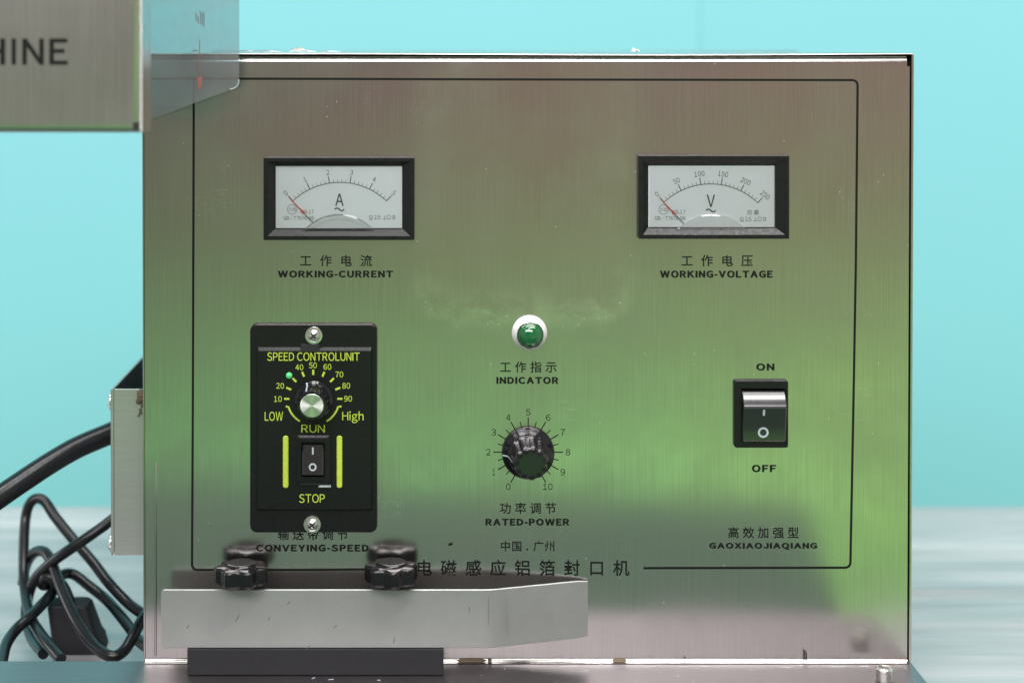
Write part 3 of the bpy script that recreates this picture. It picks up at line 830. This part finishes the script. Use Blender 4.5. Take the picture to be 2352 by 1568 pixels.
# --- rocker switches
def rocker(name, parent, fr, op, rk, hb, hfr, prof, marks, label=None, frame_bev=3):
    m = MB()
    b = frame_bev
    rr_loft(m, [(*fr, 6, hb + .0001), (*fr, 6, hb + hfr - .0006), (fr[0] + b * .5, fr[1] + b * .5, fr[2] - b * .5, fr[3] - b * .5, 5, hb + hfr - .0001), (fr[0] + b, fr[1] + b, fr[2] - b, fr[3] - b, 4, hb + hfr),
                (op[0] - 1, op[1] - 1, op[2] + 1, op[3] + 1, 2, hb + hfr), (*op, 1.5, hb + hfr - .0004), (*op, 1.5, hb - .0005)], hb + hfr, cap1=True)
    o = m.build(name, M['black'], parent, smooth=30)
    if label: o['label'] = label
    m = MB()
    rings = []
    for (v, h) in prof:
        pl_, pr_ = P(rk[0], v, -hb - hfr), P(rk[1], v, -hb - hfr)
        rings.append([(pl_.x, -hb - h, pl_.z), (pl_.x + .0004, -hb - h - .0003, pl_.z), (pr_.x - .0004, -hb - h - .0003, pr_.z), (pr_.x, -hb - h, pr_.z)])
    m.loft(rings, closed=False)
    # side cheeks
    for s_ in (0, 3):
        col = [r_[s_] for r_ in rings]; bk = [(x, -hb + .0003, z) for x, y, z in col]
        m.loft([col, bk], closed=False)
    rb_ = m.build('rocker_button', M['rocker'], o, smooth=24)
    return o, rb_
def hrow(prof, v):
    for (va, ha), (vb, hb_) in zip(prof, prof[1:]):
        if va <= v <= vb: return ha + (hb_ - ha) * (v - va) / (vb - va)
    return prof[-1][1]
def rk_marks(rb_, hb, hfr, prof, u, vi, li, wi, vo, ro, wo, parent):
    m = MB()
    def pt(uu, vv):
        p_ = P(uu, vv, -hb - hfr); return (p_.x, -hb - hrow(prof, vv) - .0004, p_.z)
    m.add([pt(u - wi, vi - li), pt(u + wi, vi - li), pt(u + wi, vi + li), pt(u - wi, vi + li)], [(0, 1, 2, 3)])
    n_ = 28; A = [pt(u + (ro + wo / 2) * math.cos(2 * math.pi * i / n_), vo + (ro + wo / 2) * math.sin(2 * math.pi * i / n_)) for i in range(n_)]
    B = [pt(u + (ro - wo / 2) * math.cos(2 * math.pi * i / n_), vo + (ro - wo / 2) * math.sin(2 * math.pi * i / n_)) for i in range(n_)]
    m.loft([A, B]); m.build('switch_symbols', M['mark'], parent, smooth=0)
prof = [(893, .0002), (895, .0009), (903, .0028), (915, .0050), (927, .0065), (930, .0066), (932.5, .0063), (935, .0064), (950, .0056), (970, .0046), (990, .0041), (1010.5, .0040), (1013, .0034), (1014, .0005)]
sw, btn = rocker('power_switch', cab, (1687, 874, 1811, 1028.5), (1703, 892.5, 1805, 1014.5), (1704.5, 1803.5), 0, .0028, prof, None, 'black rocker power switch between ON and OFF')
rk_marks(btn, 0, .0028, prof, 1751.5, 944, 7, 2.4, 991, 10, 4.6, btn)
prof2 = [(1020, .0004), (1022, .0012), (1052, .0022), (1056, .0022), (1086, .0032), (1089, .0030), (1092, .0004)]
hb2 = hs2 - .0001
m = MB()
o2, btn2 = rocker('run_switch', su, (681, 1000, 759, 1114), (693, 1016, 745, 1094), (694.5, 743), hb2, .0020, prof2, None, frame_bev=9)
rk_marks(btn2, hb2, .0020, prof2, 718.5, 1035, 8, 1.8, 1071, 7, 3.4, btn2)
m = MB()
pa = P(733, 1108, -hb2 - .0012)
rr_loft(m, [(731, 1112.5, 760, 1119, 1, hs2 + .0001), (735, 1112.5, 752, 1117, 1, hs2 + .0012)], hs2)
m.build('scuffed_corner', M['mark'], o2)

# --- indicator lamp
p = P(1216, 764, 0)
rr = 40.5 * PX
m = MB(); m.lathe([(rr, 0.0001), (rr, .0010), (rr * .96, .0018), (rr * .80, .0052), (rr * .77, .0056), (rr * .74, .0056)], (p.x, 0, p.z), n=64, cap1=True)
il = m.build('indicator_lamp', M['white'], cab, smooth=40)
il['label'] = 'round green indicator lens in a white collar'
m = MB(); m.lathe([(rr * .765, 0), (rr * .765, .0012), (rr * .73, .0016), (rr * .69, .0012)], (p.x, -.0057, p.z), n=64, cap1=True); m.build('chrome_ring', M['chrome'], il)
m = MB(); m.lathe([(rr * .685 * math.cos(R(a)), .0005 + .0042 * math.sin(R(a))) for a in range(0, 90, 9)] + [(.00001, .0047)], (p.x, -.0066, p.z), n=48); m.build('lens', M['greenlens'], il)

# --- rated power knob and its printed scale
q = Print(H1)
pk = (1213.3, 1038)
for i in range(21):
    a = 240 - 15 * i
    r1 = 80 if i % 2 == 0 else 72
    q.line([(pk[0] + r_ * math.cos(R(a)), pk[1] - r_ * math.sin(R(a))) for r_ in (60, r1)], 2.4 if i % 2 == 0 else 2.0)
    if i % 2 == 0:
        rt = 91.5
        s_ = str(i // 2); ww = 5.2 if len(s_) == 1 else 11
        cu_, cv_ = pk[0] + rt * math.cos(R(a)), pk[1] - rt * math.sin(R(a))
        if s_ == '10': cu_ -= 1
        if s_ == '1': ww = 3
        q.fit(s_, cu_ - ww, cv_ - 7.2, cu_ + ww, cv_ + 7.2)
q.build('dial_scale', M['print'], cab)
p = P(1213, 1039, 0); kr = 60.5 * PX
m = MB()
m.lathe([(kr, .0006), (kr * 1.0, .0014), (kr * .985, .0022), (kr * .93, .0030), (kr * .80, .0046), (kr * .755, .0056), (kr * .70, .0085), (kr * .655, .0150), (kr * .635, .0205), (kr * .61, .0226), (kr * .56, .0234), (kr * .40, .0235)], (p.x, 0, p.z), n=132,
        mod=lambda r, h, t: r * (1 - (.085 * (0.5 + 0.5 * math.cos(11 * t + .6)) ** 1.6 * min(1, max(0, (h - .0050) / .002)) if h < .0232 else (.06 * (0.5 + 0.5 * math.cos(11 * t + .6)) if h < .02345 else 0))))
pkn = m.build('power_knob', M['gloss'], cab, smooth=50)
pkn['label'] = 'glossy black fluted knob on the printed 0 to 10 scale'
a = R(183)
def onk2(r_, h_, da=0): return Vector((p.x + r_ * math.cos(a + da), -h_, p.z + r_ * math.sin(a + da)))
m = MB()
m.loft([[onk2(kr * .985, .0025, -.03), onk2(kr * .985, .0025, .03)], [onk2(kr * .935, .0033, -.03), onk2(kr * .935, .0033, .03)], [onk2(kr * .80, .0052, -.035), onk2(kr * .80, .0052, .035)], [onk2(kr * .73, .0100, -.04), onk2(kr * .73, .0100, .04)], [onk2(kr * .67, .0170, -.04), onk2(kr * .67, .0170, .04)]], closed=False)
m.build('pointer_line', M['mark'], pkn, smooth=0)

# ------------------------------------------------------------------ guide rail in front of the cabinet
yr = -.0170
rail = empty('guide_rail', (P(700, 1480, yr).x, yr, zp), 'dull steel guide rail with two black star knobs, bent towards the cabinet', 'guide rail')
zr1, zr0 = P(700, 1353.5, yr).z, P(700, 1487.5, yr).z
xa, xm, xe = P(370, 1400, yr).x, P(1128, 1400, yr).x, P(1350, 1400, -.0022).x
path = []
n = 46
rc = 8 * PX
for i in range(9): path.append((xa + rc * (1 - math.cos(R(90 * i / 8))), yr))
for i in range(1, 12): path.append((xa + rc + (xm - .004 - xa - rc) * i / 11, yr))
for i in range(1, 9):
    t = i / 8; x = xm - .004 + .008 * t
    path.append((x, yr + (.0148 / (xe - xm)) * .004 * t * t))
x_s, y_s = path[-1]
for i in range(1, 9): path.append((x_s + (xe - x_s) * i / 8, y_s + (-.0022 - y_s) * i / 8))
th = .0012
front, rings = [], []
for k, (x, y) in enumerate(path):
    e = 0
    if x < xa + rc: e = rc - math.sqrt(max(0, rc * rc - (rc - (x - xa)) ** 2))
    if x > xe - .0015: e = .0006 * (x - xe + .0015) / .0015
    a, b = zr0 + e, zr1 - e
    c_ = min(.0003, (b - a) / 4)
    rings.append([(x, y + c_, a), (x, y, a + c_), (x, y, (a + b) / 2), (x, y, b - c_), (x, y + c_, b), (x, y + th - c_, b), (x, y + th, b - c_), (x, y + th, a + c_), (x, y + th - c_, a)])
mb = MB(); mb.loft(rings, True, True)
mb.build('rail_strip', M['rail'], rail, smooth=40)
# smudges on the strip
rng = random.Random(12)
M['bend'] = simple('bend line on rolled steel', (.27, .28, .275), .5, .5, .3, 700)
M['grime'] = simple('grey grime', (.21, .21, .195), .6, .3, .3, 900)
for (u, v, l, an) in ((545, 1574 - 155, 12, 60), (663, 1384, 6, 50), (708, 1493 - 8, 6, 45), (432, 1438, 6, 55), (770, 1438, 6, 40), (1078, 1400, 7, 90), (1122, 1402, 34, 90), (1166, 1420, 46, 90), (905, 1470, 8, 80), (618, 1420, 5, 65)):
    c_, s_ = math.cos(R(an)), math.sin(R(an)); q = Print(-yr + .0001)
    q.put([(u + l * math.cos(R(t)) * c_ + 1.4 * math.sin(R(t)) * s_, v - l * math.cos(R(t)) * s_ + 1.4 * math.sin(R(t)) * c_) for t in range(360, 0, -30)], [tuple(range(12))])
    q.build('smudge', M['grime'] if l < 20 else M['bend'], rail)
mb = MB(); xb0, xb1 = P(430, 1500, -.018).x, P(1019, 1500, -.018).x
mb.box((xb0, -.0182, zp + .0002), (xb1, -.0042, zr0 - .0002), .0004)
mb.box((xb0 + .02, -.0150, zr0 - .0004), (xb1 - .02, -.0046, zr1 - .010), .0004)
mb.build('mounting_block', M['matte'], rail)
for (u, v, ph) in ((554, 1298, .25), (899, 1296, .55)):
    kr = 61 * PX * 1.0
    yk = yr + .0015
    c0 = P(u, v, yk)
    zt_k = c0.z
    hk = .0082
    def star(r, h, t, ph=ph): return r * (1 + .10 * math.cos(7 * (t + ph)))
    mb = MB()
    mb.lathe([(kr * .30, -hk), (kr * .84, -hk), (kr * .90, -hk + .0008), (kr * .915, -hk + .002), (kr * .915, -.0014), (kr * .89, -.0005), (kr * .82, 0), (kr * .60, .0003), (kr * .56, .0012), (kr * .50, .0016), (kr * .30, .0013)],
             (c0.x, yk, zt_k), (0, 0, 1), 112, mod=lambda r, h, t: star(r, h, t) if r > kr * .7 else r)
    kk = mb.build('star_knob', M['knob'], rail, smooth=45)
    mb = MB(); mb.lathe([(.0030, 0), (.0030, zt_k - hk - .0002 - (zr1 - .0105))], (c0.x, yk + .006, zr1 - .0105), (0, 0, 1), 20, cap0=True)
    mb.build('stem', M['dark'], kk)

# ------------------------------------------------------------------ sealing head (upper left) with its lettering and clear gauge sheet
yh = -.14
head = empty('sealing_head', (P(150, 285, yh).x, yh, P(150, 285, yh).z), 'brushed steel sealing head with black capitals, jutting in at the upper left', 'machine head')
hx1 = P(306, 100, yh).x; hz0 = P(150, 286, yh).z
hx0 = hx1 - .17; hz1 = hz0 + .16
rF = .0034
mb = MB()
ring0 = []
def hring(ins, y, notch=True):
    r = .0008
    pts = []
    for (x, z, a0) in ((hx1 + ins, hz1 + ins, 90), (hx1 + ins, hz0 - ins, 0), (hx0 - ins, hz0 - ins, -90), (hx0 - ins, hz1 + ins, 180)):
        pts.append((x, y, z))
    return pts
rg = [hring(0, yh)]
for i in range(1, 8):
    a = R(90 * i / 7); rg.append(hring(rF * math.sin(a), yh + rF * (1 - math.cos(a))))
rg.append(hring(rF, yh + .022))
mb.loft(rg, True, False)
mb.box((hx0 - .001, yh + .0215, hz0 + .012), (hx1 - .012, yh + .05, hz1 - .002), .001)
mb.build('cover', M['head'], head, smooth=40)
mb = MB(); pz = P(313, 284, yh - .001)
mb.box((hx1 - .0002, yh - .0001, hz0 - .0022), (hx1 + .0022, yh + .004, hz0 + .0008)); mb.build('corner_notch', M['dark'], head, smooth=0)
q = Print(-yh + .0003)
for ch, a, b in (('M', -262, -200), ('A', -190, -130), ('C', -122, -68), ('H', -40, 11), ('I', 26.5, 36), ('N', 51, 100), ('E', 113, 155)):
    q.fit(ch, a, 89, b, 149, bold=.02)
q.build('lettering', M['print'], head)
ya = -.014
sheet = [(300, -140), (548.5, -140), (548.5, 186), (546, 195), (538, 204), (470, 228), (405, 253), (325, 281), (300, 284)]
mb = MB(); mb.loft([[P(u, v, ya) for u, v in sheet], [P(u, v, ya) + Vector((0, .0025, 0)) for u, v in sheet]], True, True)
ac = mb.build('gauge_sheet', M['acrylic'], head, smooth=0)
q = Print(-ya + .0002)
q.line([(458.5, 92), (459, 180)], 1.8); q.poly([(452.5, 178), (465.5, 178), (462, 200), (458.5, 213), (455, 200)])
q.build('pointer_mark', simple('faded red print', (.36, .12, .11), .5, 0, .3, 900), ac)
q = Print(-ya - .0027)
for (u, va, vb) in ((450, 30, 50), (455, 38, 55), (460, 26, 56), (464, 30, 60), (468, 28, 62)): q.line([(u, va), (u + 1, vb)], 2.2)
q.build('faded_print', simple('faded grey print', (.22, .32, .36), .6, 0, .3, 900), ac)
mb = MB()
mb.tube([P(548.3, 183, ya - .0004), P(547, 194, ya - .0004), P(540, 202, ya - .0004), P(528, 206, ya - .0004)], .0003, 8, 6)
mb.build('chipped_edge', M['mark'], ac)
mb = MB(); mb.box((hx1 - .05, yh + .05, hz0 + .03), (hx1 - .03, ya + .002, hz0 + .12), .001)
mb.build('bracket', M['steel'], head)

# ------------------------------------------------------------------ cables on the left
mb = MB()
mb.tube([P(275, 985, .075), P(248, 997, .07), P(180, 1026, .06), (P(120, 1060, .05)), P(60, 1099, .04), P(0, 1140, .03), P(-70, 1190, .02), P(-160, 1260, .01)], 25.5 * PX * 1.06, 20, 10)
o = mb.build('thick_cable', M['rubber'])
tag(o, 'thick black cable leaving the side duct above the tangled cord', 'cable')
cord = empty('power_cord', (P(180, 1450, .06).x, .06, ZT), 'tangled thin black power cord heaped on the table left of the cabinet', 'power cord')
rC = .0029
mb = MB()
A = [(140, 1513, .030), (98, 1462, .05), (68, 1408, .08), (55, 1322, .11), (57, 1205, .13), (70, 1154, .133), (98, 1147, .133), (128, 1188, .128), (170, 1240, .12), (215, 1292, .11), (250, 1338, .10), (295, 1385, .09), (335, 1414, .08), (352, 1430, .08)]
B = [(275, 1178, .10), (248, 1200, .095), (200, 1234, .09), (150, 1268, .09), (112, 1296, .095), (80, 1330, .10), (64, 1372, .10), (60, 1420, .09), (74, 1466, .07), (100, 1500, .045)]
E = [(52, 1340, .125), (60, 1296, .122), (80, 1268, .115), (104, 1268, .105), (122, 1300, .095), (142, 1355, .08), (174, 1424, .062), (212, 1478, .048), (254, 1506, .038), (285, 1493, .042), (308, 1455, .05), (328, 1420, .06), (352, 1392, .07)]
Cc = [(2, 1530, .024), (14, 1480, .045), (36, 1446, .058), (66, 1418, .066), (98, 1386, .08), (126, 1352, .10), (140, 1322, .11), (168, 1318, .115), (205, 1345, .11), (250, 1382, .10), (296, 1438, .075), (318, 1470, .06), (345, 1490, .05)]
for pth in (A, B, E, Cc):
    mb.tube([P(*p_) for p_ in pth], rC, 14, 8)
mb.build('cord', M['rubber'], cord)
mb = MB()
c0 = P(176, 1440, .095)
rings = []
for (s, w2, h2) in ((0, .0095, .008), (.0012, .011, .009), (.016, .0125, .010), (.018, .0135, .011), (.026, .0135, .011), (.0275, .0122, .0098)):
    ring = []
    for i in range(20):
        t = 2 * math.pi * i / 20
        cx_ = math.copysign(abs(math.cos(t)) ** .3, math.cos(t)); sz_ = math.copysign(abs(math.sin(t)) ** .3, math.sin(t))
        ring.append(Vector((c0.x + w2 * cx_ + (s - .015) * .25, c0.y + h2 * sz_, c0.z + .014 - s)))
    rings.append(ring)
mb.loft(rings, True, True)
mb.build('plug', M['matte'], cord, smooth=40)
mb = MB(); mb.tube([c0 + Vector((-.0035, 0, .012)), c0 + Vector((-.008, 0, .022)), c0 + Vector((-.016, .002, .027)), P(100, 1345, .10)], .0036, 14, 6)
mb.build('strain_relief', M['rubber'], cord)
